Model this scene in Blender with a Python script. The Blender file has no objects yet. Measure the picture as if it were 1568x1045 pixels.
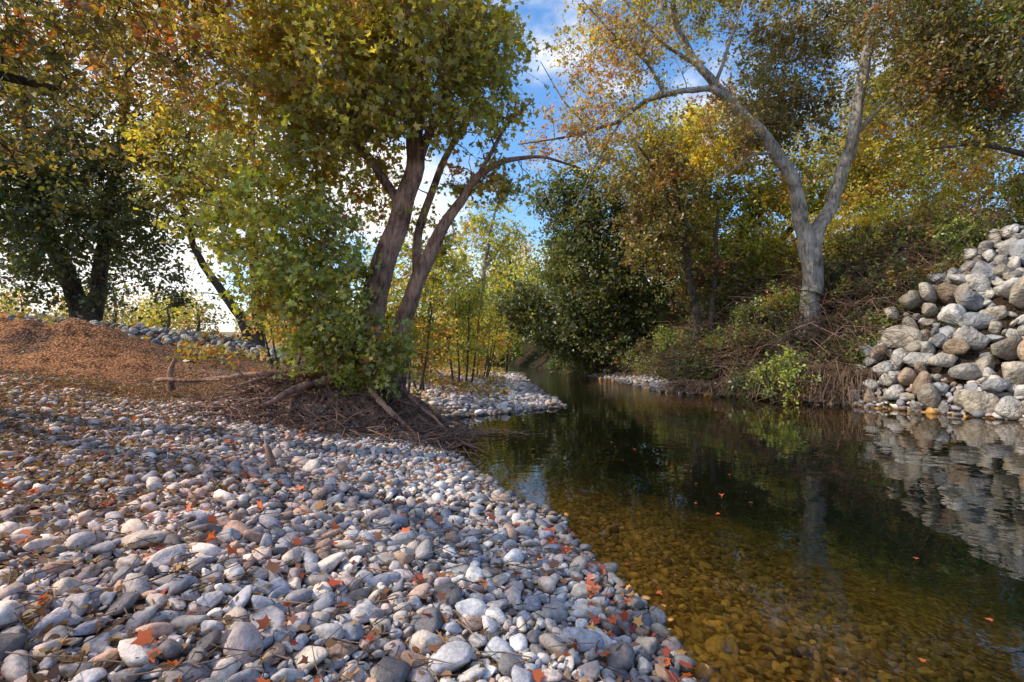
import bpy, bmesh, math, numpy as np
rng=np.random.default_rng(7)
S=bpy.context.scene
# ---------------------------------------------------------------- helpers
def nrm(a): return a/np.maximum(np.linalg.norm(a,axis=-1,keepdims=True),1e-9)
def build(name,V,Fs,mat,col=None,smooth=False,parent=None):
    V=np.asarray(V,dtype=np.float32).reshape(-1,3)
    me=bpy.data.meshes.new(name)
    Fs=[np.asarray(f,dtype=np.int32) for f in Fs if len(f)]
    tot=np.concatenate([np.full(len(f),f.shape[1],dtype=np.int32) for f in Fs])
    loops=np.concatenate([f.ravel() for f in Fs])
    starts=np.concatenate([[0],np.cumsum(tot)[:-1]]).astype(np.int32)
    me.vertices.add(len(V)); me.vertices.foreach_set('co',V.ravel())
    me.loops.add(len(loops)); me.loops.foreach_set('vertex_index',loops)
    me.polygons.add(len(tot)); me.polygons.foreach_set('loop_start',starts)
    try: me.polygons.foreach_set('loop_total',tot)
    except Exception: pass
    if smooth: me.polygons.foreach_set('use_smooth',np.ones(len(tot),dtype=bool))
    if col is not None:
        a=me.attributes.new('Col','FLOAT_COLOR','POINT')
        c=np.ones((len(V),4),dtype=np.float32); c[:,:3]=np.clip(col,0,1)
        a.data.foreach_set('color',c.ravel())
    me.update(calc_edges=True)
    me.materials.append(mat)
    o=bpy.data.objects.new(name,me); S.collection.objects.link(o)
    if parent: o.parent=parent
    return o
def empty(name):
    e=bpy.data.objects.new(name,None); S.collection.objects.link(e); e.empty_display_size=.2; return e
def ico(n):
    bm=bmesh.new(); bmesh.ops.create_icosphere(bm,subdivisions=n,radius=1)
    V=np.array([v.co[:] for v in bm.verts]); F=np.array([[v.index for v in f.verts] for f in bm.faces]); bm.free(); return V,F
def sst(a,b,x):
    t=np.clip((x-a)/(b-a),0,1); return t*t*(3-2*t)
def wav(x,y,f=1.0,s=0):
    return (np.sin(x*f*1.3+y*f*.7+s)+np.sin(-x*f*.8+y*f*1.7+2.1*s+1)+.6*np.sin(x*f*2.9+y*f*2.1+s*3)+.5*np.sin(x*f*3.7-y*f*4.3+s*1.7))/3.1
# ---------------------------------------------------------------- terrain
YL=[-60,-5,0,2.3,3,3.5,4.6,5.5,7.6,9.4,11.2,12.3,13.5,15,18,24,29,33,40,60,90]
XL=[6,2.6,1.2,.82,.80,.60,.45,-.12,-.88,-1.37,-1.34,.3,1.45,1.4,1.06,.8,.7,1.0,.2,-6,-25]
YR=[-60,-5,0,5,10.7,13.8,16.1,18.1,26,33,40,60,90]
XR=[16,13,12.3,11.7,10.7,9.1,7.5,5.3,4.9,3.2,2.6,-3,-21]
def shelf(y): return 1.0*sst(15.8,18,y)*sst(30,27,y)
def H(x,y):
    x=np.asarray(x,float); y=np.asarray(y,float)
    xl=np.interp(y,YL,XL)+.07*wav(x*0,y,3.0,1); xr=np.interp(y,YR,XR)+.15*wav(x*0,y,2.0,4)
    dl=xl-x; dr=x-xr
    L=np.interp(dl,[0,1,3,6,9,16,40,300],[0,.14,.42,.84,1.15,1.9,2.5,4])
    L=L*(1-.45*sst(11.5,13,y)*sst(8,4,dl))
    L=L+sst(0,1,dl)*.05*wav(x,y,1.6,2)+sst(0,.4,dl)*.012*wav(x,y,9,5)
    hump=.75*np.exp(-(np.abs((x+3.3)/1.7)**3+np.abs((y-9.9)/1.45)**3))
    mound=.70*np.exp(-(((x+11.6)/3.3)**2+np.abs((y-12.3)/1.6)**3))*(1+.3*wav(x,y,1.7,3)+.16*wav(x,y,5,3)+.07*wav(x,y,13,1))
    rid=.55*np.exp(-((y-18.5-.15*x)/1.8)**2)*sst(-6,-11,x)
    L=L+hump*(1+.15*wav(x,y,4,1))*sst(0,.5,dl)+mound+rid
    sh_=shelf(y); dr2=np.maximum(dr-sh_,0)
    R=np.interp(dr2,[0,.25,.8,3,6,8,12,40,300],[0,.12,.65,2.3,4.2,5.3,5.9,6.5,9])+.16*np.clip(dr,0,np.maximum(sh_,1e-3))
    R=R+sst(.1,1.5,dr2)*(.24*wav(x,y,1.5,6)+.08*wav(x,y,6,2))
    Wd=-np.minimum(np.minimum(.02*(dl<0)+.19*np.maximum(-dl,0),.55*np.maximum(-dr,0)),1.3)*(1+.12*wav(x,y,1.5,8))
    h=np.where(dl>0,L,np.where(dr>0,R,Wd))
    h=h+sst(80,110,y)*3+sst(-20,-40,y)*2
    return h
def axis(segs):
    out=[]
    for a,b,s in segs: out.append(np.arange(a,b,s))
    return np.concatenate(out+[[segs[-1][1]]])
gx=axis([(-600,-100,50),(-100,-30,5),(-30,-15,.5),(-15,-3,.1),(-3,3,.06),(3,15,.12),(15,30,.5),(30,100,5),(100,600,50)])
gy=axis([(-300,-60,30),(-60,-4,2),(-4,1,.3),(1,9,.07),(9,20,.12),(20,40,.3),(40,120,2),(120,900,60)])
X,Y=np.meshgrid(gx,gy); Z=H(X,Y)
nx,ny=len(gx),len(gy)
idx=np.arange(nx*ny).reshape(ny,nx)
F=np.stack([idx[:-1,:-1].ravel(),idx[:-1,1:].ravel(),idx[1:,1:].ravel(),idx[1:,:-1].ravel()],1)
x=X.ravel();y=Y.ravel();z=Z.ravel()
dl=np.interp(y,YL,XL)-x; dr=x-np.interp(y,YR,XR)
def mixc(c,new,f): f=np.clip(f,0,1)[:,None]; return c*(1-f)+np.array(new)*f
C=np.tile(np.array([.20,.145,.105]),(len(x),1))
n1=wav(x,y,1.1,3)
C=mixc(C,[.20,.105,.065],sst(1.5,4.5,dl+n1*1.5)*.9)
C=mixc(C,[.42,.19,.09],np.exp(-(((x+11.0)/4.0)**2+((y-10.9)/1.7)**2))*1.6*sst(-.8,.1,wav(x,y,1.4,7)))
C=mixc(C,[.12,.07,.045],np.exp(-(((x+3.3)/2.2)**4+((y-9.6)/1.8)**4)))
C=mixc(C,[.30,.28,.27],sst(11.3,12.3,y)*sst(8,5,dl)*sst(0,.3,dl))
C=mixc(C,[.45,.37,.24],sst(20,26,y-.3*x)*sst(3,6,dl))
C=mixc(C,[.14,.15,.05],sst(28,36,y)*sst(14,6,np.abs(x)))
R=dr>0
cr=np.tile(np.array([.05,.035,.022]),(len(x),1)); cr=mixc(cr,[.10,.055,.032],sst(.2,.9,n1)); cr=mixc(cr,[.035,.045,.016],sst(.0,.7,wav(x,y,.9,9))*.8)
cr=mixc(cr,[.28,.26,.24],sst(16,17,y)*sst(1.2,.9,dr)*sst(30,27,y))
cr=mixc(cr,[.30,.14,.07],np.exp(-(((x-12.6)/1.1)**2+((y-15.8)/.7)**2)))
C[R]=cr[R]
w=z<0
d=-z
cw=np.tile(np.array([.55,.27,.05]),(len(x),1)); cw=mixc(cw,[.30,.17,.035],sst(.18,.40,d+.05*n1)); cw=mixc(cw,[.05,.075,.032],sst(.40,.72,d+.10*n1)); cw=mixc(cw,[.012,.040,.030],sst(.68,1.05,d))  # water's absorption of light painted into the bed colour, amber to dark green
cw=mixc(cw,[.035,.038,.018],sst(5.2,8.5,y+.4*n1)*sst(4,2,np.abs(x-1)))  # further dimming painted into the bed where dark tree reflections should dominate
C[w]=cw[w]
C=mixc(C,[.06,.05,.04],sst(-.03,-.0,z)*sst(.05,.02,z)*.7)

# ---------------------------------------------------------------- materials
def newmat(name):
    m=bpy.data.materials.new(name); m.use_nodes=True; nt=m.node_tree
    b=nt.nodes['Principled BSDF']; return m,nt,b
def colmat(name,rough=.8,nscale=20,namp=.35,bump=.4,bscale=40,bdist=.02,spec=.3,voro=0):
    m,nt,b=newmat(name); N=nt.nodes; L=nt.links
    at=N.new('ShaderNodeAttribute'); at.attribute_name='Col'
    tc=N.new('ShaderNodeTexCoord')
    no=N.new('ShaderNodeTexNoise'); no.inputs['Scale'].default_value=nscale; no.inputs['Detail'].default_value=6; no.inputs['Roughness'].default_value=.65
    L.new(tc.outputs['Object'],no.inputs['Vector'])
    mr=N.new('ShaderNodeMapRange'); mr.inputs[1].default_value=.3; mr.inputs[2].default_value=.7; mr.inputs[3].default_value=1-namp; mr.inputs[4].default_value=1+namp
    L.new(no.outputs['Fac'],mr.inputs[0])
    vm=N.new('ShaderNodeVectorMath'); vm.operation='SCALE'
    L.new(at.outputs['Color'],vm.inputs[0]); L.new(mr.outputs[0],vm.inputs['Scale'])
    last=vm.outputs[0]
    n2=N.new('ShaderNodeTexNoise'); n2.inputs['Scale'].default_value=bscale; n2.inputs['Detail'].default_value=5
    L.new(tc.outputs['Object'],n2.inputs['Vector'])
    hh=n2.outputs['Fac']
    if voro:
        vo=N.new('ShaderNodeTexVoronoi'); vo.inputs['Scale'].default_value=voro; L.new(tc.outputs['Object'],vo.inputs['Vector'])
        m2=N.new('ShaderNodeMapRange'); m2.inputs[1].default_value=0; m2.inputs[2].default_value=.7; m2.inputs[3].default_value=1.5; m2.inputs[4].default_value=.35
        L.new(vo.outputs['Distance'],m2.inputs[0])
        v3=N.new('ShaderNodeVectorMath'); v3.operation='SCALE'; L.new(last,v3.inputs[0]); L.new(m2.outputs[0],v3.inputs['Scale']); last=v3.outputs[0]
        ad=N.new('ShaderNodeMath'); ad.operation='SUBTRACT'; L.new(hh,ad.inputs[0]); L.new(vo.outputs['Distance'],ad.inputs[1]); hh=ad.outputs[0]
    L.new(last,b.inputs['Base Color'])
    bp=N.new('ShaderNodeBump'); bp.inputs['Strength'].default_value=bump; bp.inputs['Distance'].default_value=bdist
    L.new(hh,bp.inputs['Height']); L.new(bp.outputs[0],b.inputs['Normal'])
    b.inputs['Roughness'].default_value=rough; b.inputs['Specular IOR Level'].default_value=spec
    return m
def leafmat(name,tr=.4,gl=.06):
    m,nt,b=newmat(name); N=nt.nodes; L=nt.links; N.remove(b)
    at=N.new('ShaderNodeAttribute'); at.attribute_name='Col'
    df=N.new('ShaderNodeBsdfDiffuse'); L.new(at.outputs['Color'],df.inputs[0])
    t=N.new('ShaderNodeBsdfTranslucent'); vm=N.new('ShaderNodeVectorMath'); vm.operation='MULTIPLY'; vm.inputs[1].default_value=(2.0,1.85,.6)
    L.new(at.outputs['Color'],vm.inputs[0]); L.new(vm.outputs[0],t.inputs['Color'])
    mx=N.new('ShaderNodeMixShader'); mx.inputs[0].default_value=tr
    L.new(df.outputs[0],mx.inputs[1]); L.new(t.outputs[0],mx.inputs[2])
    g=N.new('ShaderNodeBsdfGlossy'); g.inputs['Roughness'].default_value=.5; g.inputs['Color'].default_value=(.9,.95,1,1)
    m2=N.new('ShaderNodeMixShader'); m2.inputs[0].default_value=gl; L.new(mx.outputs[0],m2.inputs[1]); L.new(g.outputs[0],m2.inputs[2])
    L.new(m2.outputs[0],N['Material Output'].inputs['Surface'])
    return m
def barkmat(name,c1,c2,sc=6):
    m,nt,b=newmat(name); N=nt.nodes; L=nt.links
    tc=N.new('ShaderNodeTexCoord'); mp=N.new('ShaderNodeMapping'); mp.inputs['Scale'].default_value=(1,1,.2)
    L.new(tc.outputs['Object'],mp.inputs[0])
    no=N.new('ShaderNodeTexNoise'); no.inputs['Scale'].default_value=sc*2.6; no.inputs['Detail'].default_value=8; no.inputs['Roughness'].default_value=.72
    L.new(mp.outputs[0],no.inputs['Vector'])
    big=N.new('ShaderNodeTexNoise'); big.inputs['Scale'].default_value=2.2; big.inputs['Detail'].default_value=4; L.new(tc.outputs['Object'],big.inputs['Vector'])
    ad=N.new('ShaderNodeMath'); ad.operation='MULTIPLY_ADD'; ad.inputs[1].default_value=1.3; L.new(no.outputs['Fac'],ad.inputs[0]); L.new(big.outputs['Fac'],ad.inputs[2])
    cr=N.new('ShaderNodeValToRGB')
    mr=N.new('ShaderNodeMapRange'); mr.inputs[1].default_value=.9; mr.inputs[2].default_value=1.4; L.new(ad.outputs[0],mr.inputs[0])
    cr.color_ramp.elements[0].position=.05; cr.color_ramp.elements[0].color=(*c1,1); cr.color_ramp.elements[1].position=.95; cr.color_ramp.elements[1].color=(*c2,1)
    L.new(mr.outputs[0],cr.inputs[0]); L.new(cr.outputs[0],b.inputs['Base Color'])
    bp=N.new('ShaderNodeBump'); bp.inputs['Strength'].default_value=1; bp.inputs['Distance'].default_value=.09
    L.new(no.outputs['Fac'],bp.inputs['Height']); L.new(bp.outputs[0],b.inputs['Normal']); b.inputs['Roughness'].default_value=.9
    return m
M_ground=colmat('ground_soil',.95,6,.4,.9,30,.04,.15,voro=20)
M_stone=colmat('river_stone',.75,45,.38,.35,90,.012,.35)
M_rock=colmat('riprap_rock',.9,4,.55,1,12,.08,.2)
M_leaf=leafmat('leaf',.45,.05)
M_dry=leafmat('dry_leaf',.2,.03)
M_twig=colmat('twig',.9,20,.3,.3,60,.01,.1)
B_main=barkmat('bark_reddish',(.11,.045,.03),(.68,.40,.28),7)
B_grey=barkmat('bark_grey',(.10,.085,.072),(.52,.48,.43),7)
B_dark=barkmat('bark_dark',(.03,.022,.017),(.15,.11,.085),6)
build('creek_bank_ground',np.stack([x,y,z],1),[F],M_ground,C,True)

# water
m,nt,b=newmat('creek_water'); N=nt.nodes; L=nt.links
N.remove(b)
tr=N.new('ShaderNodeBsdfTransparent'); tr.inputs[0].default_value=(.92,.90,.68,1)
gl=N.new('ShaderNodeBsdfGlossy'); gl.inputs['Roughness'].default_value=.0; gl.inputs['Color'].default_value=(1,1,1,1)
fr=N.new('ShaderNodeFresnel'); fr.inputs['IOR'].default_value=1.38
tc=N.new('ShaderNodeTexCoord')
n1_=N.new('ShaderNodeTexNoise'); n1_.inputs['Scale'].default_value=1.6; n1_.inputs['Detail'].default_value=3
n2_=N.new('ShaderNodeTexNoise'); n2_.inputs['Scale'].default_value=9; n2_.inputs['Detail'].default_value=4
L.new(tc.outputs['Object'],n1_.inputs['Vector']); L.new(tc.outputs['Object'],n2_.inputs['Vector'])
sp=N.new('ShaderNodeSeparateXYZ'); L.new(tc.outputs['Object'],sp.inputs[0])
rf=N.new('ShaderNodeMapRange'); rf.inputs[1].default_value=13; rf.inputs[2].default_value=22; rf.inputs[3].default_value=.06; rf.inputs[4].default_value=3.0
L.new(sp.outputs['Y'],rf.inputs[0])
mu=N.new('ShaderNodeMath'); mu.operation='MULTIPLY'; L.new(n2_.outputs['Fac'],mu.inputs[0]); L.new(rf.outputs[0],mu.inputs[1])
ad=N.new('ShaderNodeMath'); ad.operation='ADD'; L.new(n1_.outputs['Fac'],ad.inputs[0]); L.new(mu.outputs[0],ad.inputs[1])
bp=N.new('ShaderNodeBump'); bp.inputs['Strength'].default_value=.3; bp.inputs['Distance'].default_value=.022
L.new(ad.outputs[0],bp.inputs['Height'])
for q in (gl,fr): L.new(bp.outputs[0],q.inputs['Normal'])
mx=N.new('ShaderNodeMixShader'); L.new(fr.outputs[0],mx.inputs[0]); L.new(tr.outputs[0],mx.inputs[1]); L.new(gl.outputs[0],mx.inputs[2])
L.new(mx.outputs[0],N['Material Output'].inputs['Surface'])
M_water=m
build('creek_water',[[-40,-60,0],[30,-60,0],[30,100,0],[-40,100,0]],[[[0,1,2,3]]],M_water)

# ---------------------------------------------------------------- stones
def stones(name,P,R,col,lvl,mat=M_stone,flat=(.42,.75),smooth=True,tilt=.35,sink=.25,angular=False):
    T,TF=ico(lvl); n=len(P)
    k=rng.normal(size=(n,3,3))*1.5; ph=rng.uniform(0,6.28,(n,3))
    v=np.tile(T[None],(n,1,1)); 
    pn=nrm(rng.normal(size=(n,11,3))); pd=rng.uniform(.5,.95,(n,11)) if angular else rng.uniform(.60,1.0,(n,11))
    dt=np.einsum('nij,nkj->nik',v,pn); r=np.where(dt>.05,pd[:,None,:]/np.maximum(dt,.05),9).min(2)
    v=v*np.minimum(r,1.15)[...,None]
    if not angular:
        f=1+.06*np.sin(np.einsum('nij,nkj->nik',v,k)+ph[:,None,:]).sum(2)
        v=v*f[...,None]*1.17
    sc=np.stack([np.ones(n)*rng.uniform(.95,1.4,n),rng.uniform(.65,.95,n),rng.uniform(*flat,n)],1)*R[:,None]
    v=v*sc[:,None,:]
    a=rng.uniform(0,6.28,n); tx=rng.normal(0,tilt,n); ty=rng.normal(0,tilt,n)
    def rot(v,i,j,a):
        c,s=np.cos(a)[:,None],np.sin(a)[:,None]; vi=v[...,i]*c-v[...,j]*s; vj=v[...,i]*s+v[...,j]*c
        v=v.copy(); v[...,i]=vi; v[...,j]=vj; return v
    v=rot(v,1,2,tx); v=rot(v,0,2,ty); v=rot(v,0,1,a)
    g=H(P[:,0],P[:,1])
    zz=g+sc[:,2]*np.where(g<-.03,0.0,1-2*sink)
    v=v+np.stack([P[:,0],P[:,1],zz],1)[:,None,:]
    Fa=(TF[None]+(np.arange(n)*len(T))[:,None,None]).reshape(-1,3)
    return build(name,v.reshape(-1,3),[Fa],mat,np.repeat(col,len(T),0),smooth)
def dart(n,rad,region,pts,cell=.25,over=.85):
    out=[]
    xs,ys=region(n)
    rs=rng.uniform(rad*.8,rad*1.25,len(xs))
    for px,py,r in zip(xs,ys,rs):
        cx,cy=int(px//cell),int(py//cell); ok=True
        for i in (-1,0,1):
            for j in (-1,0,1):
                for q in pts.get((cx+i,cy+j),()):
                    if (q[0]-px)**2+(q[1]-py)**2<((q[2]+r)*over)**2: ok=False;break
                if not ok:break
            if not ok:break
        if ok: pts.setdefault((cx,cy),[]).append((px,py,r)); out.append((px,py,r))
    return out
def near(y0,y1,p=1.0,uwp=.35):
    def f(n):
        ys=y0+(y1-y0)*rng.uniform(0,1,n)**p
        lo=-1.12*ys-.4; hi=np.minimum(np.interp(ys,YL,XL)+2.0,1.1*ys+.3)
        xs=lo+(hi-lo)*rng.uniform(0,1,n)
        k=~((xs<-1.2)&(ys>8.4)&(xs>-8)) 
        d=np.interp(ys,YL,XL)-xs
        k&=rng.uniform(size=n)>.8*sst(2.4,6,d+1.3*wav(xs,ys,1.2,4))
        g=H(xs,ys); k&=(g>-.4)&((g>-.015)|(rng.uniform(size=n)<uwp*sst(6.5,4.5,ys)))
        return xs[k],ys[k]
    return f
pts={}
st=[]
for n,r,y0,y1,p,u in [(16,.075,1.5,4.0,1,0.0),(900,.058,1.3,7,1,.02),(4500,.046,1.3,9,1,.05),(14000,.036,1.3,9.5,.95,.12),(30000,.027,1.3,9.5,.9,.3),(42000,.020,1.3,6.5,.9,.3),(26000,.014,1.3,3.8,.9,.2)]:
    st+=dart(n,r,near(y0,y1,p,u),pts,.2)
st=np.array(st)
def stonecol(P):
    n=len(P)
    pal=np.array([[.35,.36,.41],[.43,.41,.42],[.57,.50,.44],[.70,.66,.63],[.17,.16,.17],[.48,.33,.26],[.32,.32,.37],[.52,.43,.41]])
    d=np.interp(P[:,1],YL,XL)-P[:,0]
    c=pal[rng.choice(8,n,p=[.14,.18,.18,.13,.10,.10,.06,.11])]*rng.uniform(.68,1.18,(n,1))
    warm=sst(.8,3.2,d)[:,None]; c=c*(1-warm)+c*np.array([1.16,1.0,.90])*warm
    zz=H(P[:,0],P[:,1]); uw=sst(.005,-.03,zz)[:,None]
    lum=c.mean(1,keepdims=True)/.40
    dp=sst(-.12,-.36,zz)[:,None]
    wc=np.array([.50,.26,.055])*(1-dp)+np.array([.22,.14,.035])*dp  # submerged stones carry the water's amber tint and depth dimming in their colour
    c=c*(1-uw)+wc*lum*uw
    wet=(sst(-.03,.0,zz)*sst(.045,.02,zz))[:,None]
    return c*(1-.5*wet)
nearm=st[:,1]<3.2
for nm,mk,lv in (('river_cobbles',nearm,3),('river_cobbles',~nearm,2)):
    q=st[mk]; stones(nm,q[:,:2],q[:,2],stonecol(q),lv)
pts={}
def bar(n):
    ys=rng.uniform(10.8,30,n); hi=np.interp(ys,YL,XL)+.1; xs=hi-rng.uniform(0,6,n)**1.0
    k=~((xs<-1.5)&(ys<11.8)); return xs[k],ys[k]
q=np.array(dart(1200,.09,bar,pts,.4)+dart(16000,.055,bar,pts,.4)); q=q[H(q[:,0],q[:,1])>-.02]; stones('gravel_bar_stones',q[:,:2],q[:,2],stonecol(q),2)
def rshore(n):
    ys=rng.uniform(8,30,n); xs=np.interp(ys,YR,XR)+rng.uniform(-.15,.5,n)+rng.uniform(0,1,n)*shelf(ys)*.8+.5*rng.uniform(0,1,n)*(ys<13); return xs,ys
q=np.array(dart(3500,.10,rshore,{},.4)+dart(5000,.06,rshore,{},.4)); q=q[H(q[:,0],q[:,1])>-.03]; stones('shore_stones',q[:,:2],q[:,2],stonecol(q)*.9,2)
def rip(n):
    ys=rng.uniform(7,16.6,n); xs=np.interp(ys,YR,XR)+rng.uniform(.1,7.5,n)
    k=(ys<14.5+.30*(xs-10)+.3*wav(xs,ys,3,1))&(xs<17.5); return xs[k],ys[k]
pr={}
q=np.array(dart(40,.40,rip,pr,.8,.6)+dart(700,.27,rip,pr,.8,.6)+dart(5000,.18,rip,pr,.8,.6)+dart(11000,.11,rip,pr,.8,.65))
pal=np.array([[.36,.32,.27],[.40,.38,.36],[.29,.30,.33],[.32,.24,.18],[.50,.49,.48]])
stones('riprap_boulders',q[:,:2],q[:,2],pal[rng.choice(5,len(q),p=[.25,.27,.2,.11,.17])]*rng.uniform(.55,1.1,(len(q),1)),3,M_rock,(.7,1.05),False,.6,.08,True)
def rip2(n):
    xs=rng.uniform(-17,-6.5,n); ys=17.2+.15*xs+rng.uniform(-1.2,1.2,n)+.7; return xs,ys
q=np.array(dart(1800,.15,rip2,{},.5,.75)); stones('bank_riprap',q[:,:2],q[:,2],pal[rng.choice(5,len(q))]*rng.uniform(.6,1.15,(len(q),1)),2,M_rock,(.6,.9),False,.5,.3,True)

# ---------------------------------------------------------------- leaves & tubes
def lobed():
    ang=[180,115,92,62,42,20,0,-20,-42,-62,-92,-115]; rad=[.12,.62,.45,.88,.55,.62,1.05,.62,.55,.88,.45,.62]
    p=[(r*math.sin(math.radians(a)),r*math.cos(math.radians(a))) for a,r in zip(ang,rad)]
    return np.array([(px,py+.1,.22*abs(px)-.12*py*py) for px,py in p])*.55
def simple(): return np.array([(0,-.5,0),(.28,-.05,.08),(0,.55,-.05),(-.28,-.05,.08)])
def six(): return np.array([(0,-.5,0),(.3,-.25,.07),(.3,.15,.07),(0,.6,-.08),(-.3,.15,.07),(-.3,-.25,.07)])
LOB,SIM,SIX=lobed(),simple(),six()
def leaves(name,P,size,col,T,mat=M_leaf,up=.6,parent=None):
    n=len(P); nn=nrm(rng.normal(size=(n,3))+np.array([0,0,up]))
    t=nrm(np.cross(nn,rng.normal(size=(n,3)))); b=np.cross(nn,t)
    tw=T[None]*np.asarray(size).reshape(-1,1,1)
    tw=tw*np.stack([rng.uniform(.75,1.1,n),np.ones(n),rng.uniform(-.5,2.2,n)],1)[:,None,:]
    v=P[:,None]+tw[...,0:1]*t[:,None]+tw[...,1:2]*b[:,None]+tw[...,2:3]*nn[:,None]
    k=len(T); Fa=np.arange(n*k).reshape(n,k)
    return build(name,v,[Fa],mat,np.repeat(col,k,0),False,parent)
class Tubes:
    def __init__(s): s.V=[];s.F=[];s.n=0
    def add(s,P,R,k=6):
        P=np.asarray(P,float); R=np.asarray(R,float); m=len(P)
        T=np.gradient(P,axis=0); T=nrm(T); ref=np.array([0.31,.17,.93]) if abs(T[0,2])<.8 else np.array([.9,.3,.1])
        A=nrm(np.cross(T,ref)); B=np.cross(T,A)
        a=np.arange(k)*2*np.pi/k
        rr=R[:,None]*(1+(.09*np.sin(a*3+P[:,2:3]*2.0)+.06*np.sin(a*5-P[:,2:3]*1.3) if k>9 else 0*a))
        v=P[:,None]+rr[:,:,None]*(np.cos(a)[None,:,None]*A[:,None]+np.sin(a)[None,:,None]*B[:,None])
        i=np.arange(m-1)[:,None]*k+np.arange(k)[None]; j=np.arange(m-1)[:,None]*k+(np.arange(k)[None]+1)%k
        s.F.append(np.stack([i,j,j+k,i+k],-1).reshape(-1,4)+s.n); s.V.append(v.reshape(-1,3)); s.n+=m*k
    def mesh(s,name,mat,parent=None,col=None,smooth=True):
        V=np.concatenate(s.V); c=None
        if col is not None: c=np.concatenate([np.tile(np.array(col)*rng.uniform(.4,1.9),(len(v),1)) for v in s.V])
        return build(name,V,[np.concatenate(s.F)],mat,c,smooth,parent)
def curve(pts,n):
    pts=np.asarray(pts,float); d=np.r_[0,np.cumsum(np.linalg.norm(np.diff(pts,axis=0),axis=1))]
    t=np.linspace(0,d[-1],n); P=np.stack([np.interp(t,d,pts[:,i]) for i in range(pts.shape[1])],1)
    for _ in range(1): P[1:-1]=(P[:-2]+2*P[1:-1]+P[2:])/4
    return P
PAL={'olive':[(.42,.37,.07),(.32,.34,.065),(.52,.43,.08),(.22,.26,.055),(.44,.28,.07),(.36,.36,.10)],
'lime':[(.32,.37,.075),(.25,.33,.07),(.43,.42,.08),(.19,.26,.055),(.48,.40,.07),(.38,.42,.14)],
'green':[(.19,.28,.06),(.25,.34,.075),(.14,.20,.045),(.38,.39,.08)],
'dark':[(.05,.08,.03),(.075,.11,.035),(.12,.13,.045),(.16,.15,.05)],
'darkbrown':[(.14,.14,.045),(.20,.18,.055),(.28,.22,.065),(.22,.12,.06),(.10,.12,.04)],
'yellow':[(.64,.54,.07),(.55,.52,.08),(.42,.44,.07),(.66,.50,.07)],
'autumn':[(.44,.34,.08),(.50,.41,.08),(.32,.20,.07),(.30,.31,.07),(.54,.20,.06)],
'yg':[(.38,.40,.065),(.48,.45,.07),(.27,.32,.055),(.20,.24,.05),(.50,.38,.06)],
'brown':[(.24,.12,.06),(.15,.085,.05),(.31,.18,.085),(.21,.15,.08)]}
def leafcol(n,pal,clump=None,v=.3):
    p=np.array(PAL[pal]); c=p[rng.integers(0,len(p),n)]
    if clump is not None: c=.5*c+.5*p[clump%len(p)]
    return c*rng.uniform(1-v,1+v,(n,1))
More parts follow.
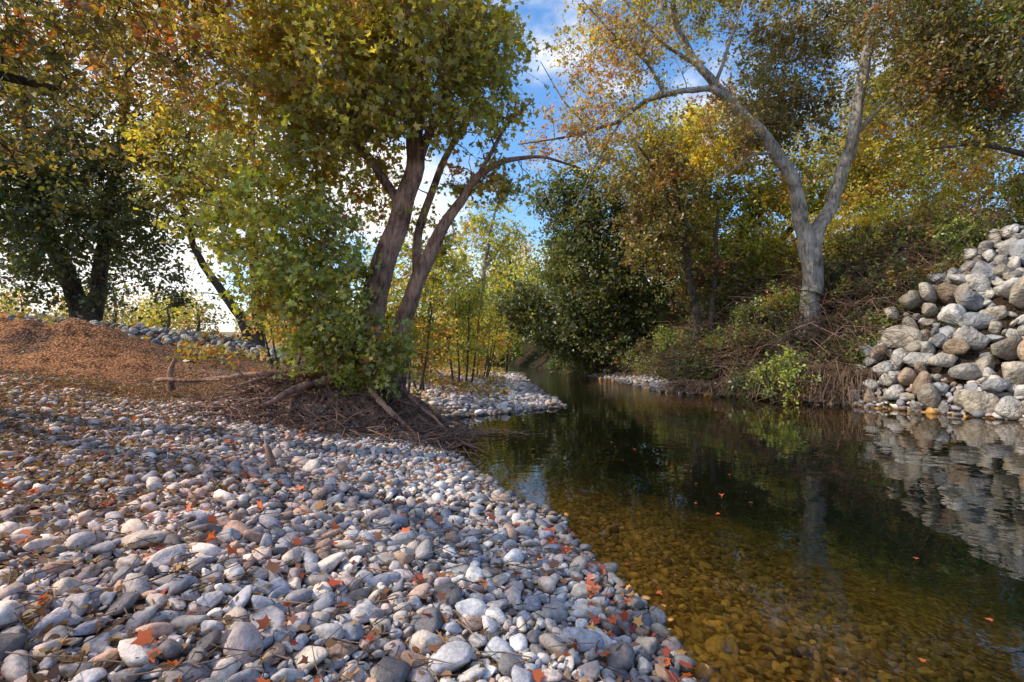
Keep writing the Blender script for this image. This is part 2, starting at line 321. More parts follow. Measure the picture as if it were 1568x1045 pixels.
def tree(name,limbs,crowns,bark,T=SIM,rs=1.0):
    """limbs: [(x,y,z,r),...]; crowns: (cx,cy,cz,rx,ry,rz,nclumps,leaves_per,clump_r,leafsize,palette)"""
    e=empty(name); tb=Tubes(); nodes=[];nr=[]
    for Lm in limbs:
        c=curve(Lm,max(12,len(Lm)*6)); l=c[:,3].copy()*rs
        amp=(.35*l+.02)[:,None]
        w=amp*np.stack([wav(c[:,2],c[:,0],1.7,1),wav(c[:,2],c[:,1],1.9,3),.5*wav(c[:,0],c[:,1],2.3,3)],1)
        w[0]*=0
        P=c[:,:3]+w
        if Lm[0][3]>.12: 
            l=l*(1+.5*np.exp(-np.arange(len(l))/1.2))
        tb.add(P,l,14 if Lm[0][3]>.1 else 7)
        nodes+=list(P[2:]); nr+=list(l[2:])
    lp=[];ls=[];lc=[]
    base=np.array(limbs[0][0][:3])
    cl=[]
    for c in crowns:
        n=c[6]; u=nrm(rng.normal(size=(n,3)))*(rng.uniform(0,1,(n,1))**.45)
        cc=u*np.array(c[3:6])+np.array(c[:3])
        for q in cc: cl.append((q,c))
    cl.sort(key=lambda t:np.linalg.norm(t[0]-base))
    NA=np.zeros((len(nodes)+len(cl)*4+4,3)); NR=np.zeros(len(NA)); k=len(nodes); NA[:k]=nodes; NR[:k]=nr
    for ci,(q,c) in enumerate(cl):
        dd=np.linalg.norm(NA[:k]-q,axis=1)+.5*np.maximum(NA[:k,2]-q[2]+.2,0)+ .3*(NR[:k]<.012)
        i=int(dd.argmin()); a=NA[i]; L_=np.linalg.norm(q-a)
        r0=min(NR[i]*.65,.012+.012*L_); r0=max(r0,.008)
        mid=(a+q)/2+rng.normal(size=3)*.12*L_+np.array([0,0,.08*L_])
        mid2=(mid+q)/2+rng.normal(size=3)*.07*L_
        mid1=(mid+a)/2+rng.normal(size=3)*.07*L_
        tb.add([a,mid1,mid,mid2,q],np.linspace(r0,.006,5),5)
        for jj,pp in enumerate((mid1,mid,mid2,q)): NA[k]=pp; NR[k]=r0+(0.006-r0)*(jj+1)/4; k+=1
        m=max(6,int(c[7]*rng.uniform(.4,1.6))); R=c[8]*rng.uniform(.7,1.3)
        nt_=max(4,m//8); te=q+rng.normal(size=(nt_,3))*R*np.array([1,1,.8])
        for tt in te[:8]: tb.add([q,(q+tt)/2+rng.normal(size=3)*R*.12,tt],[.006,.004,.002],3)
        wi=rng.integers(0,nt_,m); f=rng.uniform(.15,1.15,(m,1))
        P=q+(te[wi]-q)*f+rng.normal(size=(m,3))*R*.16-np.array([0,0,c[9]*.3])
        colr=leafcol(m,c[10],rng.integers(0,99))*rng.uniform(.7,1.25)
        if c[10]!='dark' and rng.uniform()<.045: colr=.35*colr+.65*np.array([.52,.14,.05])*rng.uniform(.6,1.1,(m,1))
        lp.append(P); ls.append(c[9]*rng.uniform(.5,1.35,m)); lc.append(colr)
    tb.mesh('trunk_and_branches',bark,e)
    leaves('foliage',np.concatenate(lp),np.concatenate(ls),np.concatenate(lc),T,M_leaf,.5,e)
    return sum(len(a) for a in lp)
tot=0
tot+=tree('sycamore_tree',[
 [(-2.65,9.2,.75,.30),(-2.6,9.2,1.6,.26),(-2.5,9.2,2.3,.25),(-2.16,9.2,3.44,.22),(-1.72,9.3,4.9,.18),(-1.75,9.4,6.2,.14),(-2.0,9.5,8,.09),(-2.2,9.5,10,.05)],
 [(-2.25,9.5,.8,.22),(-2.05,9.5,2.0,.17),(-1.5,9.5,3.45,.14),(-1.1,9.5,4.1,.10),(-.62,9.5,4.75,.07),(-.15,9.5,5.05,.055),(.6,9.6,5.15,.03),(1.3,9.8,5.0,.015)],
 [(-1.75,9.5,2.8,.11),(-1.85,9.9,3.8,.09),(-1.3,10.1,5.3,.07),(-.7,10.2,6.6,.04)],
 [(-1.95,9.25,4.0,.10),(-2.6,9.3,5.0,.09),(-3.5,9.2,6.0,.06),(-4.3,9.1,6.6,.03)],
 [(-1.72,9.3,4.9,.10),(-1.2,9.2,6,.08),(-.8,9.1,7.3,.05)],
 [(-.62,9.5,4.75,.05),(-.1,9.4,5.7,.035),(.35,9.4,6.1,.015)],
 [(-2.4,9.3,2.7,.07),(-3.2,9.3,3.3,.05),(-4.2,9.2,3.8,.03)],
 [(-2.6,9.2,1.3,.06),(-3.2,9.0,2.0,.04),(-3.9,8.9,2.5,.02)]],
 [(-2.6,9.0,7.0,2.4,1.9,1.8,185,80,.45,.155,'olive'),
  (-2.0,9.5,9.2,2.6,2,1.4,55,55,.5,.16,'olive'),
  (-2.7,8.4,5.5,1.2,.6,.8,42,62,.36,.15,'olive'),
  (-4.0,9.0,5.4,1.4,1.3,1.4,66,62,.4,.15,'olive'),
  (-4.1,9.0,3.9,1.3,1.1,1.1,62,60,.36,.145,'lime'),
  (-3.6,8.8,2.6,1.05,.8,.7,54,62,.32,.135,'lime'),
  (-2.5,8.5,1.5,.9,.35,.65,60,52,.24,.12,'lime'),
  (-3.2,8.7,1.75,.7,.4,.5,30,52,.25,.12,'lime'),
  (-3.0,8.7,3.3,.5,.4,.6,14,50,.3,.13,'lime'),
  (-.65,9.3,6.6,.95,1.1,1.4,62,64,.38,.15,'olive'),
  (-1.3,9.0,5.6,.7,.5,.5,14,52,.3,.14,'olive'),
  (-3.1,10.3,4.9,1.2,.6,1.0,30,50,.35,.14,'olive'),
  (-1.6,10.6,3.6,.7,.6,.8,18,40,.3,.12,'yg'),
  (-.5,9.7,4.8,.9,.5,.4,22,35,.25,.13,'olive')],B_main,LOB,.92)
tot+=tree('oak_tree',[
 [(-16.6,20,1.9,.36),(-16.9,20,3.2,.32),(-17.8,20,5.2,.28),(-18.8,20,8,.22),(-19.3,20,12,.12)],
 [(-16.6,20,2.2,.3),(-16.2,20,4,.26),(-15.8,20,7,.2),(-15.2,20,11,.12),(-15,20,14,.06)]],
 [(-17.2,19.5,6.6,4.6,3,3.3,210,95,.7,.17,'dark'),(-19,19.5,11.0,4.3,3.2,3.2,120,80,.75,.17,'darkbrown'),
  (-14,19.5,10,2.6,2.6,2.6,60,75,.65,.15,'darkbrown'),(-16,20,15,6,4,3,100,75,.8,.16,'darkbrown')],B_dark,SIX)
tot+=tree('cottonwood_tree',[
 [(-9.7,19.5,1.2,.2),(-10.4,19.5,2.8,.17),(-11.6,19.5,4.4,.14),(-12.5,19.5,6.4,.1),(-13,19.5,9,.05)],
 [(-9.4,19,1.2,.24),(-9.5,19,4,.2),(-9.8,19,8,.15),(-9.6,19,12,.08)]],
 [(-11,18.5,8.0,2.8,2.6,2.6,95,85,.6,.15,'olive'),(-11.7,18.5,12.5,3.8,3,3.2,95,75,.7,.14,'autumn'),(-8,18.5,13,3.2,3,2.6,60,70,.65,.15,'autumn'),
 (-8.8,19,4.6,1.6,1.5,1.8,30,70,.5,.15,'green'),(-12.5,19,4.2,1.2,1.2,1.0,14,60,.5,.13,'dark')],B_dark,SIX)
tot+=tree('overhanging_oak_tree',[
 [(-10.2,5.2,1.1,.34),(-9.9,5.3,3,.3),(-9.3,5.5,5,.24),(-8,6.2,6.2,.16),(-6.6,7.2,6.7,.1),(-5.0,8,7.1,.05)],
 [(-9.9,5.3,3,.2),(-10,4.6,5.5,.17),(-9.4,3.6,8,.1),(-8.5,0,9,.05)],
 [(-9.3,5.5,5,.14),(-8.3,7,5.6,.1),(-7.3,8.2,5.7,.05)]],
 [(-6.9,7.6,6.6,2.4,1.6,1.0,60,60,.42,.11,'darkbrown'),(-4.9,8.2,7.4,1.8,1.3,.8,34,55,.4,.11,'autumn'),
  (-9.3,3.6,8.2,3,2.6,1.8,30,45,.6,.14,'darkbrown'),(-8.8,-.8,8.6,3.6,3.2,1.4,12,50,.6,.14,'darkbrown'),(-7.9,7.8,4.9,.9,.8,.5,12,45,.35,.1,'darkbrown')],B_dark,SIX)  # the two crowns beyond the frame are added to dapple the gravel with shade
tot+=tree('twin_trunk_tree',[
 [(9.95,17,1.8,.42),(9.9,17,3.6,.38),(9.85,17,5.2,.36),(9.35,17,7.2,.26),(8.7,17,8.4,.24),(7.5,17,9.6,.21),(6.2,17,11.1,.17),(5.5,17,12.3,.13),(5.3,17,14.4,.08)],
 [(9.95,17,3.4,.3),(10.05,16.95,5.2,.30),(10.85,17,6.8,.27),(11.4,17,8.55,.24),(11.75,17,10.5,.21),(12.2,17,13.1,.16),(12.3,17,15.5,.1)],
 [(7.3,17,9.8,.15),(6.6,16.8,10.2,.13),(5.5,16.6,9.95,.11),(4.3,16.5,9.6,.09),(3.4,16.3,8.8,.08),(1.7,16,8.2,.05),(.2,15.8,7.9,.025)],
 [(5.0,16.6,9.8,.07),(4.4,16.4,10.8,.06),(3.2,16.2,11.6,.04),(2.2,16,12.6,.02)],
 [(6.2,17,11.1,.1),(5.0,16.8,11.6,.07),(3.8,16.6,12.8,.05),(3,16.4,14,.03)],
 [(3.6,16.4,9.0,.06),(3.1,16.2,8.2,.045),(2.4,16,6.9,.03),(2.0,16,6.0,.015)],
 [(6.8,17,10.4,.09),(7.3,17,11.8,.07),(7.8,17,13.4,.04)],
 [(2.6,16.3,8.5,.05),(1.6,16.2,9.5,.035),(.9,16,10.6,.015)],
 [(8.9,17,8.1,.08),(8.0,16.9,8.0,.06),(7.0,16.8,7.2,.03)],
 [(11.4,17,8.6,.1),(12.3,16.9,9.6,.08),(13.6,16.8,10.3,.05),(14.8,16.8,10.4,.03)]],
 [(3.5,16.4,11,2.4,1.4,2.0,100,44,.45,.10,'autumn'),(2.2,16,8.4,1.9,1,1.2,65,38,.4,.09,'autumn'),(4.6,17,13.3,3,2,1.7,80,55,.5,.11,'olive'),
  (10,18.8,11,2.4,1.6,2.6,130,90,.5,.12,'darkbrown'),(10.6,18.5,14.0,4.5,2.0,1.6,120,80,.55,.12,'darkbrown'),(6.6,16.5,8.8,1.8,.8,.9,34,36,.35,.09,'autumn'),
  (8.6,17.9,9.0,1.2,.6,1.4,40,65,.4,.11,'darkbrown'),
  (13.5,17,10.5,1.8,1.2,1.6,50,70,.45,.11,'olive')],B_grey,SIX,.76)
tot+=tree('alder_tree',[
 [(7.35,20,.5,.26),(7.2,20,3.0,.2),(6.7,20,6,.16),(6.4,20,8,.12),(5.9,20,10,.06)],
 [(7.6,20,.6,.16),(7.9,20,4,.12),(8.1,20,7,.08)],
 [(6.6,20,6.5,.1),(5.6,19.6,8.3,.07),(4.8,19.4,9.3,.04)]],
 [(5.6,20,7.0,2.1,1.8,2.6,115,85,.55,.13,'darkbrown'),(5.4,21,10,2.2,1.8,1.7,65,70,.5,.12,'olive'),(7.9,21.5,6.2,1.8,1.5,2.0,70,75,.5,.13,'yg'),(8,20.5,4.0,2,1.2,1.2,44,75,.45,.12,'darkbrown')],B_dark,SIX,.8)
tot+=tree('willow_tree',[
 [(9.6,24.5,2.2,.3),(9.4,24.5,7,.22),(9.2,24.5,11,.12)],[(9.6,24.5,3.5,.2),(11,24.5,7,.15),(12.4,24.5,9.5,.08)],[(9.8,24.5,3.5,.2),(14,24.5,8,.15),(20,25,11.5,.08)]],
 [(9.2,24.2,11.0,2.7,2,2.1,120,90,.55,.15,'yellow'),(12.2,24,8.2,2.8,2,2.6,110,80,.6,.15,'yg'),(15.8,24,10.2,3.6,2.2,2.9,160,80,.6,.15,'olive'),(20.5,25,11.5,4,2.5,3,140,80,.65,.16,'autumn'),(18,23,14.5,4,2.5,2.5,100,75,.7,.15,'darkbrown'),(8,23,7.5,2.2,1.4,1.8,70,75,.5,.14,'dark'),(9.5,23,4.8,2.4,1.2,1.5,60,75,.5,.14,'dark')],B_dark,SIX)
tot+=tree('dark_oak_tree',[
 [(6.8,27,.6,.4),(6,27,4,.32),(4.8,27,6.5,.2),(3.3,27,9,.1)],[(6.6,27,1.8,.2),(4.4,27.5,3.6,.15),(2,28.5,4,.1),(-.1,29.5,4.2,.04)]],
 [(5.0,27,5.4,3.6,3.2,3.2,230,95,.65,.18,'dark'),(3.4,27,8.7,2.4,2.4,2.3,100,90,.6,.17,'dark'),(.4,29.5,3.9,1.9,2,1.5,80,85,.5,.17,'dark'),(6.8,26,9.5,2.6,2.5,2.2,80,80,.6,.17,'darkbrown'),(2.8,28,2.4,2,1.2,1.4,60,80,.5,.16,'dark'),(5.6,26,2.2,1.8,1.2,1.4,60,85,.5,.16,'dark')],B_dark,SIX)
tot+=tree('hillside_oak_tree',[
 [(18.3,15.2,5.2,.3),(17.2,15.1,6.9,.25),(15.8,15,8.3,.19),(14.2,15,9.4,.12),(12.4,15,10.2,.06)],
 [(17.2,15.1,6.9,.16),(15.5,15,7.2,.12),(13.6,15,7.6,.07),(12.2,15,7.4,.03)],[(16.5,15.1,7.6,.16),(16.3,15,10,.12),(15,15,12,.07)]],
 [(14.0,15,9.9,2.7,1.6,1.8,160,80,.5,.11,'darkbrown'),(15.5,15,12,3.4,2,1.8,140,80,.55,.12,'green'),(14.6,15.2,8.0,1.9,1.2,.8,34,50,.4,.10,'olive'),(12.0,15.5,12.0,1.8,1.5,1.3,50,65,.5,.11,'darkbrown')],B_dark,SIX,.75)
tot+=tree('pale_cottonwood_tree',[
 [(-2.6,42,1.5,.3),(-2.6,42,5,.25),(-2.2,42,9,.18),(-1.4,42,13,.08)],[(-2.5,42,6,.15),(-4,42,9,.1),(-5,42,12,.05)],[(-2.4,42,8,.12),(-.6,42,10.5,.08),(.3,42,12,.04)]],
 [(-2.2,42,11.5,2.8,2.4,3.0,60,50,.7,.22,'yg'),(-4.8,36,6.4,2.6,2.4,3.4,70,75,.7,.2,'yg')],B_grey,SIX)
print('tree leaves',tot)
def shrub(name,cr,bark=B_dark,T=SIX,stems=6):
    c=cr[0]; lm=[]
    for i in range(stems):
        a=rng.uniform(0,6.28); bx=c[0]+.3*c[3]*math.cos(a); by=c[1]+.3*c[4]*math.sin(a)
        ex=c[0]+.7*c[3]*math.cos(a); ey=c[1]+.7*c[4]*math.sin(a)
        gz=float(H(bx,by))-.1
        lm.append([(bx,by,gz,.04),((bx+ex)/2,(by+ey)/2,(gz+c[2])/2,.03),(ex,ey,max(c[2]+.3*c[5],gz+.3),.012)])
    return tree(name,lm,cr,bark,T)
sh=[('willow_shrub',[(-1.7,18,2.9,1.1,1.3,1.8,50,60,.4,.11,'yg')]),
('willow_shrub',[(-2.3,14,1.7,.9,.9,1.0,36,55,.32,.09,'autumn')]),
('willow_shrub',[(-1.6,23,2.4,1.5,1.5,1.8,50,60,.45,.12,'yellow')]),
('willow_shrub',[(-3.4,16,3.0,1.6,1.2,2.0,60,60,.45,.11,'yg')]),
('willow_shrub',[(-2.6,12.6,2.2,.9,.7,1.3,36,55,.35,.10,'olive')]),
('willow_shrub',[(-.6,31,2.6,1.2,1.5,1.4,40,60,.5,.14,'yg')]),
('willow_shrub',[(-.6,46,3.0,2.2,2,2.4,70,70,.7,.2,'green')]),
('willow_shrub',[(4.6,46,3.8,3.0,2,3.4,90,70,.7,.2,'dark')]),
('willow_shrub',[(-6,13.5,2.0,.9,.7,.7,16,40,.3,.08,'autumn')]),
('hillside_shrub',[(14.4,21,5.8,2.8,1.6,2.0,100,75,.5,.12,'yellow')]),
('hillside_shrub',[(17.5,21.5,7.2,3.2,1.8,2.2,110,75,.55,.12,'yg')]),
('hillside_shrub',[(20.5,20,8.0,3.0,1.8,2.0,80,70,.55,.12,'autumn')]),
('hillside_shrub',[(10.6,21.5,5.0,2.4,1.2,1.8,70,70,.5,.13,'yg')]),
('hillside_shrub',[(12.7,18.3,4.6,2.0,.9,1.1,70,70,.38,.09,'yellow')]),
('hillside_shrub',[(15,17.6,5.6,2.0,.9,.9,60,70,.36,.085,'autumn')]),
('hillside_shrub',[(17.6,16.8,6.6,1.8,1.0,.9,56,70,.36,.085,'yg')])]
for yy in np.arange(14.4,27,.95):
    for q_ in range(6):
        xr_=float(np.interp(yy,YR,XR)+shelf(yy)); px=xr_+.5+q_*1.15+rng.uniform(-.5,.5); py=yy+rng.uniform(-.4,.4)
        if py<14.9+.30*(px-10) or (abs(px-9.9)<1.0 and 15<py<17.4): continue
        hh_=rng.uniform(.3,.9); rr_=rng.uniform(.6,1.15)
        sh.append(('hillside_shrub',[(px,py,float(H(px,py))+hh_*.8,rr_,rr_*.8,hh_,int(30*rr_),64,.27,.085,['dark','darkbrown','green','dark','autumn','darkbrown','dark'][rng.integers(0,7)])]))
sh+=[('hillside_shrub',[(4.8,31,1.8,1.6,2.2,1.5,60,80,.5,.15,'dark')]),
('hillside_shrub',[(4.6,29,1.4,1.5,1.6,1.3,50,80,.5,.15,'dark')]),
('hillside_shrub',[(4.2,36,2.0,1.9,2.2,2.0,60,80,.5,.16,'dark')]),
]
for n_,c_ in sh: tot+=shrub(n_,c_,B_dark,SIX,4)
P=[];Sz=[];Cc=[];tb=Tubes()
for i in range(90):
    xx=rng.uniform(-20,75); yy=rng.uniform(52,85)
    hgt=rng.uniform(3,6) if xx<-2 else rng.uniform(7,15)
    g=max(float(H(xx,yy)),.5)
    tb.add([(xx,yy,g-.3),(xx+.5,yy,g+hgt*.5),(xx,yy,g+hgt*.85)],[.3,.2,.05],6)
    pal=['dark','yg','darkbrown','green','autumn'][rng.integers(0,5)]
    for k in range(14):
        q=np.array([xx,yy,g+hgt*.55])+nrm(rng.normal(size=3))*rng.uniform(.3,1)**.5*np.array([3.2,2.5,hgt*.45])
        m=70; P.append(q+rng.normal(size=(m,3))*.9); Sz.append(rng.uniform(.25,.5,m)); Cc.append(leafcol(m,pal)*rng.uniform(.7,1.3))
for i in range(34):
    xx=rng.uniform(-85,-18); yy=rng.uniform(60,90); hgt=rng.uniform(4,9); g=float(H(xx,yy))
    tb.add([(xx,yy,g-.3),(xx+.5,yy,g+hgt*.5),(xx,yy,g+hgt*.85)],[.3,.2,.05],6)
    for k in range(12):
        q=np.array([xx,yy,g+hgt*.55])+nrm(rng.normal(size=3))*rng.uniform(.3,1)**.5*np.array([3,2.5,hgt*.45])
        m=60; P.append(q+rng.normal(size=(m,3))*.9); Sz.append(rng.uniform(.25,.5,m)); Cc.append(leafcol(m,['autumn','darkbrown','olive'][i%3])*rng.uniform(.7,1.3))
e=empty('distant_tree_line'); tb.mesh('trunks',B_dark,e); leaves('foliage',np.concatenate(P),np.concatenate(Sz),np.concatenate(Cc),SIX,M_leaf,.5,e)
# ---------------------------------------------------------------- ground cover on right bank
def rb(n,a=.3,b=6,y0=9,y1=40):
    ys=rng.uniform(y0,y1,n); xs=np.interp(ys,YR,XR)+shelf(ys)+a+(b-a)*rng.uniform(0,1,n)
    k=~(ys<14.4+.30*(xs-10)); return xs[k],ys[k]
xs,ys=rb(12000,.05,8,12,28)
tb=Tubes(); 
for a,b_ in list(zip(xs,ys))[:6500]:
    g=float(H(a,b_)); L_=rng.uniform(.3,1.7); th=rng.uniform(0,6.28); el=rng.uniform(-.4,.9)
    dv=np.array([math.cos(th)*math.cos(el)-.35,math.sin(th)*math.cos(el)-.2,math.sin(el)])*L_
    p0=np.array([a,b_,g+rng.uniform(0,.4)]); tb.add([p0,p0+dv*.5+rng.normal(size=3)*.1*L_+[0,0,.1*L_],p0+dv+[0,0,-.12*L_]],[.012,.009,.003],3)
tb.mesh('bank_brushwood',M_twig,None,[.16,.10,.075])
tb=Tubes()
for i in range(2000):
    b_=rng.uniform(13.8,18); a=np.interp(b_,YR,XR)+rng.uniform(0,.9); g=float(H(a,b_))+.1; L_=rng.uniform(.3,1.1)
    p0=np.array([a,b_,g+.1]); dv=np.array([-rng.uniform(.3,1),rng.normal()*.5,0])*L_
    tb.add([p0,p0+dv*.5+[0,0,.12],p0+dv+[0,0,-min(g,.5)]],[.012,.009,.004],3)
tb.mesh('waterline_brush',M_twig,None,[.11,.075,.055])
xs,ys=rb(150000,.05,9); k=wav(xs,ys,1.0,2)+.6*wav(xs,ys,3,1)>-.25; xs,ys=xs[k],ys[k]
P=np.stack([xs,ys,H(xs,ys)+rng.uniform(.02,.55,len(xs))*(1+.8*wav(xs,ys,2.2,5))],1); kk=wav(xs,ys,.8,9)
c=np.where((kk>.15)[:,None],leafcol(len(xs),'green')*.75,np.where((kk>-.5)[:,None],leafcol(len(xs),'dark'),leafcol(len(xs),'brown')*.7))
leaves('bank_ground_cover',P,rng.uniform(.05,.13,len(xs)),c*.9,SIX)
n=22000; ys=rng.uniform(12,32,n); xs=np.interp(ys,YL,XL)-rng.uniform(1.2,14,n); k=(wav(xs,ys,1.2,3)>.15)&(rng.uniform(size=n)<sst(-13,-5,xs)+.25); xs,ys=xs[k],ys[k]
P=np.stack([xs,ys,H(xs,ys)+rng.uniform(.02,.3,len(xs))],1)
leaves('bank_weeds',P,rng.uniform(.06,.2,len(xs)),leafcol(len(xs),'autumn')*rng.uniform(.4,.9,(len(xs),1)),SIM,M_leaf,0)
# ---------------------------------------------------------------- roots
tb=Tubes()
for i in range(280):
    st_=np.array([rng.normal(-2.8,.9),9.0+rng.normal()*.25,0]); st_[0]=min(st_[0],-1.5); st_[2]=float(H(st_[0],st_[1]))+.05
    th=rng.uniform(-3.1,-.0); L_=rng.uniform(.5,2.6); p=st_.copy(); pl=[p.copy()]; pz=p[2]
    for s_ in range(9):
        th+=rng.normal()*.45; p=p+np.array([math.cos(th),math.sin(th)*.75,0])*L_/9; g=max(float(H(p[0],p[1])),0)
        pz=max(g+.01,pz-.13*rng.uniform(.5,1.5)) ; p[2]=pz+rng.uniform(0,.06); pl.append(p.copy())
    r0=rng.choice([.009,.015,.028,.05],p=[.4,.3,.2,.10]); c=curve(pl,16); tb.add(c,np.linspace(r0,r0*.3,16),6)
tb.mesh('exposed_roots',B_main)
tb=Tubes()
for i in range(1300):
    a=rng.uniform(-4.6,-.7); b_=rng.uniform(7.3,9.5); 
    if a>np.interp(b_,YL,XL)+.4: continue
    g=max(float(H(a,b_)),0); th=rng.uniform(0,6.28); L_=rng.uniform(.15,.7); p0=np.array([a,b_,g+rng.uniform(0,.2)])
    dv=np.array([math.cos(th),math.sin(th),rng.normal()*.35])*L_
    tb.add([p0,p0+dv*.5+rng.normal(size=3)*.06,p0+dv],[.008,.006,.002],4)
for i in range(160):
    a=rng.uniform(-10,-4.5); b_=rng.uniform(8.6,11.5); g=float(H(a,b_)); th=rng.uniform(0,6.28); L_=rng.uniform(.15,.6); p0=np.array([a,b_,g+rng.uniform(0,.06)])
    dv=np.array([math.cos(th),math.sin(th),rng.normal()*.1])*L_
    tb.add([p0,p0+dv*.5+rng.normal(size=3)*.05,p0+dv],[.008,.006,.002],4)
tb.mesh('root_tangle_twigs',M_twig,None,[.17,.105,.08])
tb=Tubes()
for pl,r in [([(-2.8,9.0,1.1),(-3.3,8.5,.95),(-3.6,8.0,.8),(-3.85,7.7,.60)],.085),([(-2.9,9.1,1.2),(-4,8.9,1.12),(-4.8,8.7,1.05),(-5.4,8.7,.95)],.07),([(-2.5,8.9,1.0),(-2.2,8.4,.7),(-1.8,8.1,.4),(-1.5,7.9,.2)],.07),([(-3,9,1.15),(-3.9,8.6,1.05),(-4.6,8.3,.9)],.05),([(-3.2,8.9,1.0),(-3.6,8.3,.75),(-4.3,8.0,.72)],.045),([(-2.2,9,1.0),(-1.6,8.7,.6),(-1.1,8.5,.15)],.05)]:
    c=curve(pl,18); w_=.05*np.stack([wav(c[:,1]*5,c[:,0]*5,1,1),wav(c[:,0]*5,c[:,1]*5,1,3),.6*wav(c[:,0]*6,c[:,1]*4,1,5)],1)
    tb.add(c+w_,np.linspace(r,r*.35,18)*(1+.15*rng.normal(size=18)),10)
tb.mesh('thick_roots',B_main)
# ---------------------------------------------------------------- sticks and litter
def lef(n,y0=1.4,y1=10):
    ys=rng.uniform(y0,y1,n); lo=-1.15*ys-.4; hi=np.interp(ys,YL,XL)-.1; xs=lo+(hi-lo)*rng.uniform(0,1,n)**1.3; return xs,ys
tb=Tubes()
xs,ys=lef(2600)
for a,b_ in zip(xs,ys):
    g=float(H(a,b_)); th=rng.uniform(0,6.28); L_=rng.uniform(.05,.28); p0=np.array([a,b_,g+rng.uniform(.03,.06)]); dv=np.array([math.cos(th),math.sin(th),rng.normal()*.12])*L_
    tb.add([p0,p0+dv*.5+rng.normal(size=3)*.012,p0+dv],[.0035,.003,.0015],4)
tb.mesh('twig_litter',M_twig,None,[.16,.11,.08])
tb=Tubes()
tb.add(curve([(-2.25,4.9,.3),(-2.30,4.88,.50),(-2.36,4.9,.66)],8),[.045,.042,.040,.038,.032,.026,.018,.004],7); tb.mesh('broken_stick',B_main)
tb=Tubes()
tb.add(curve([(-5.9,8.9,.8),(-5.95,8.9,1.1),(-5.85,8.9,1.35)],8),np.linspace(.07,.03,8),7)
tb.add(curve([(-6.1,8.8,.98),(-5.8,8.6,1.02),(-5.5,8.5,.98),(-4.9,8.6,1.0)],8),np.linspace(.045,.02,8),7); tb.mesh('driftwood',B_main)
pal=np.array([[.58,.14,.05],[.42,.07,.035],[.56,.30,.10],[.30,.13,.07]])
xs,ys=lef(620,1.4,8.5); P=np.stack([xs,ys,H(xs,ys)+rng.uniform(.04,.065,len(xs))],1)
leaves('fallen_red_leaves',P,rng.uniform(.04,.13,len(xs)),pal[rng.choice(4,len(xs),p=[.33,.15,.15,.37])]*rng.uniform(.6,1.1,(len(xs),1)),LOB,M_dry,1.8)
n=80; ys=rng.uniform(1.9,4.2,n); xs=np.interp(ys,YL,XL)-np.abs(rng.normal(0,.3,n)); P=np.stack([xs,ys,np.maximum(H(xs,ys),0)+rng.uniform(.03,.06,n)],1)
leaves('shoreline_leaves',P,rng.uniform(.05,.12,n),pal[rng.choice(4,n,p=[.5,.3,.1,.1])],LOB,M_dry,1.8)
n=30; ys=rng.uniform(2.2,9,n); xs=np.interp(ys,YL,XL)+rng.uniform(0,1,n)**2*3; P=np.stack([xs,ys,0*xs+.012],1)
leaves('floating_leaves',P,rng.uniform(.04,.08,n),pal[rng.choice(4,n)],LOB,M_dry,60)
xs,ys=lef(52000,1.4,12.5); k=rng.uniform(size=len(xs))<(.12+.88*sst(1.6,4.6,np.interp(ys,YL,XL)-xs+1.6*wav(xs,ys,1.2,4)))*(1-.8*sst(9.6,10.4,ys)*sst(-5.5,-7.5,xs)); xs,ys=xs[k],ys[k]
P=np.stack([xs,ys,H(xs,ys)+rng.uniform(.01,.05,len(xs))],1)
leaves('leaf_litter',P,rng.uniform(.02,.06,len(xs)),leafcol(len(xs),'brown'),SIX,M_dry,2.0)

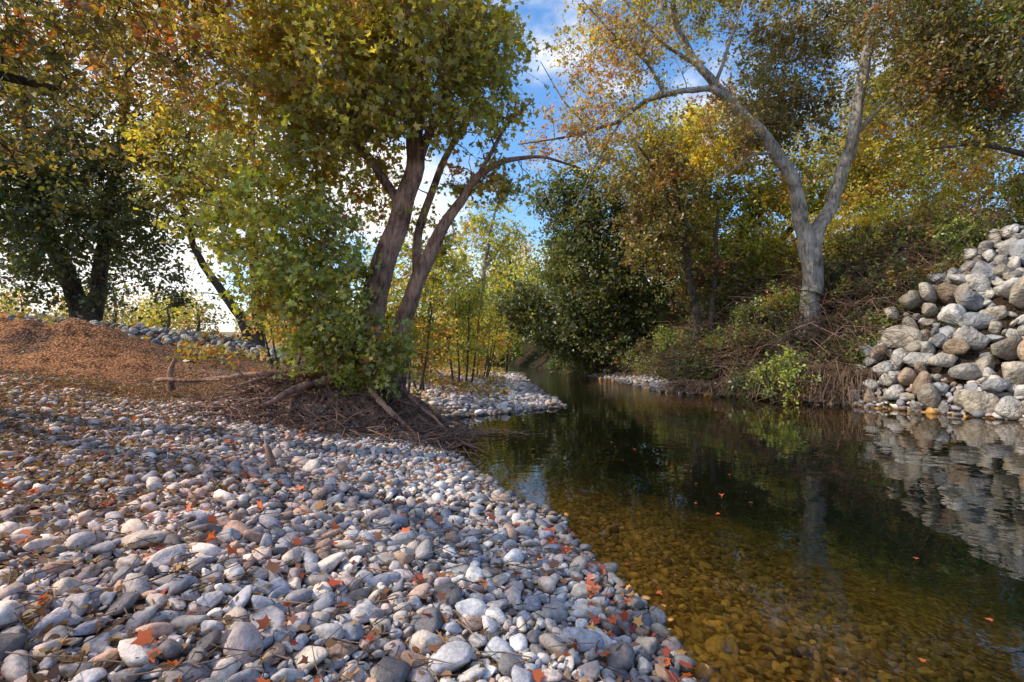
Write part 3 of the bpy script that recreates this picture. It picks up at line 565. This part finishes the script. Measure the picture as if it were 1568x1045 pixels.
# ---------------------------------------------------------------- world, sun, camera
w=bpy.data.worlds.new('World'); S.world=w; w.use_nodes=True; nt=w.node_tree; N=nt.nodes; L=nt.links
EL,AZ=math.radians(42),math.radians(266)
sky=N.new('ShaderNodeTexSky'); sky.sky_type='NISHITA'; sky.sun_disc=False; sky.sun_elevation=EL; sky.sun_rotation=AZ; sky.air_density=1.0; sky.ozone_density=2.0
hs=N.new('ShaderNodeHueSaturation'); hs.inputs['Saturation'].default_value=1.25; hs.inputs['Value'].default_value=1.9; L.new(sky.outputs[0],hs.inputs['Color'])
tc=N.new('ShaderNodeTexCoord'); no=N.new('ShaderNodeTexNoise'); no.inputs['Scale'].default_value=2.6; no.inputs['Detail'].default_value=9; no.inputs['Roughness'].default_value=.58
mp=N.new('ShaderNodeMapping'); mp.inputs['Scale'].default_value=(1,1,1.8); mp.inputs['Location'].default_value=(.3,.2,0); L.new(tc.outputs['Generated'],mp.inputs[0]); L.new(mp.outputs[0],no.inputs['Vector'])
sp=N.new('ShaderNodeSeparateXYZ'); L.new(tc.outputs['Generated'],sp.inputs[0])
ml=N.new('ShaderNodeMath'); ml.operation='MULTIPLY_ADD'; ml.inputs[1].default_value=-.16; L.new(sp.outputs['X'],ml.inputs[0]); L.new(no.outputs['Fac'],ml.inputs[2])
cr=N.new('ShaderNodeMapRange'); cr.interpolation_type='SMOOTHSTEP'; cr.inputs[1].default_value=.45; cr.inputs[2].default_value=.64; L.new(ml.outputs[0],cr.inputs[0])
mx=N.new('ShaderNodeMix'); mx.data_type='RGBA'; L.new(cr.outputs[0],mx.inputs[0]); L.new(hs.outputs[0],mx.inputs[6]); mx.inputs[7].default_value=(9.6,9.4,9.3,1)
L.new(mx.outputs[2],N['Background'].inputs[0]); N['Background'].inputs[1].default_value=.145
sd=bpy.data.lights.new('sun','SUN'); sd.energy=5; sd.angle=math.radians(.5); sd.color=(1,.88,.70)
so=bpy.data.objects.new('sun',sd); S.collection.objects.link(so)
from mathutils import Vector
d=Vector((math.sin(AZ)*math.cos(EL),math.cos(AZ)*math.cos(EL),math.sin(EL)))
so.rotation_euler=d.to_track_quat('Z','Y').to_euler(); so.location=(0,0,30)
cd=bpy.data.cameras.new('camera'); cd.lens=18; cd.clip_end=3000; cd.clip_start=.05
co=bpy.data.objects.new('camera',cd); S.collection.objects.link(co); co.location=(0,0,1.5); co.rotation_euler=(math.radians(91),0,0); S.camera=co
S.view_settings.view_transform='Standard'; S.view_settings.look='None'; S.view_settings.exposure=0
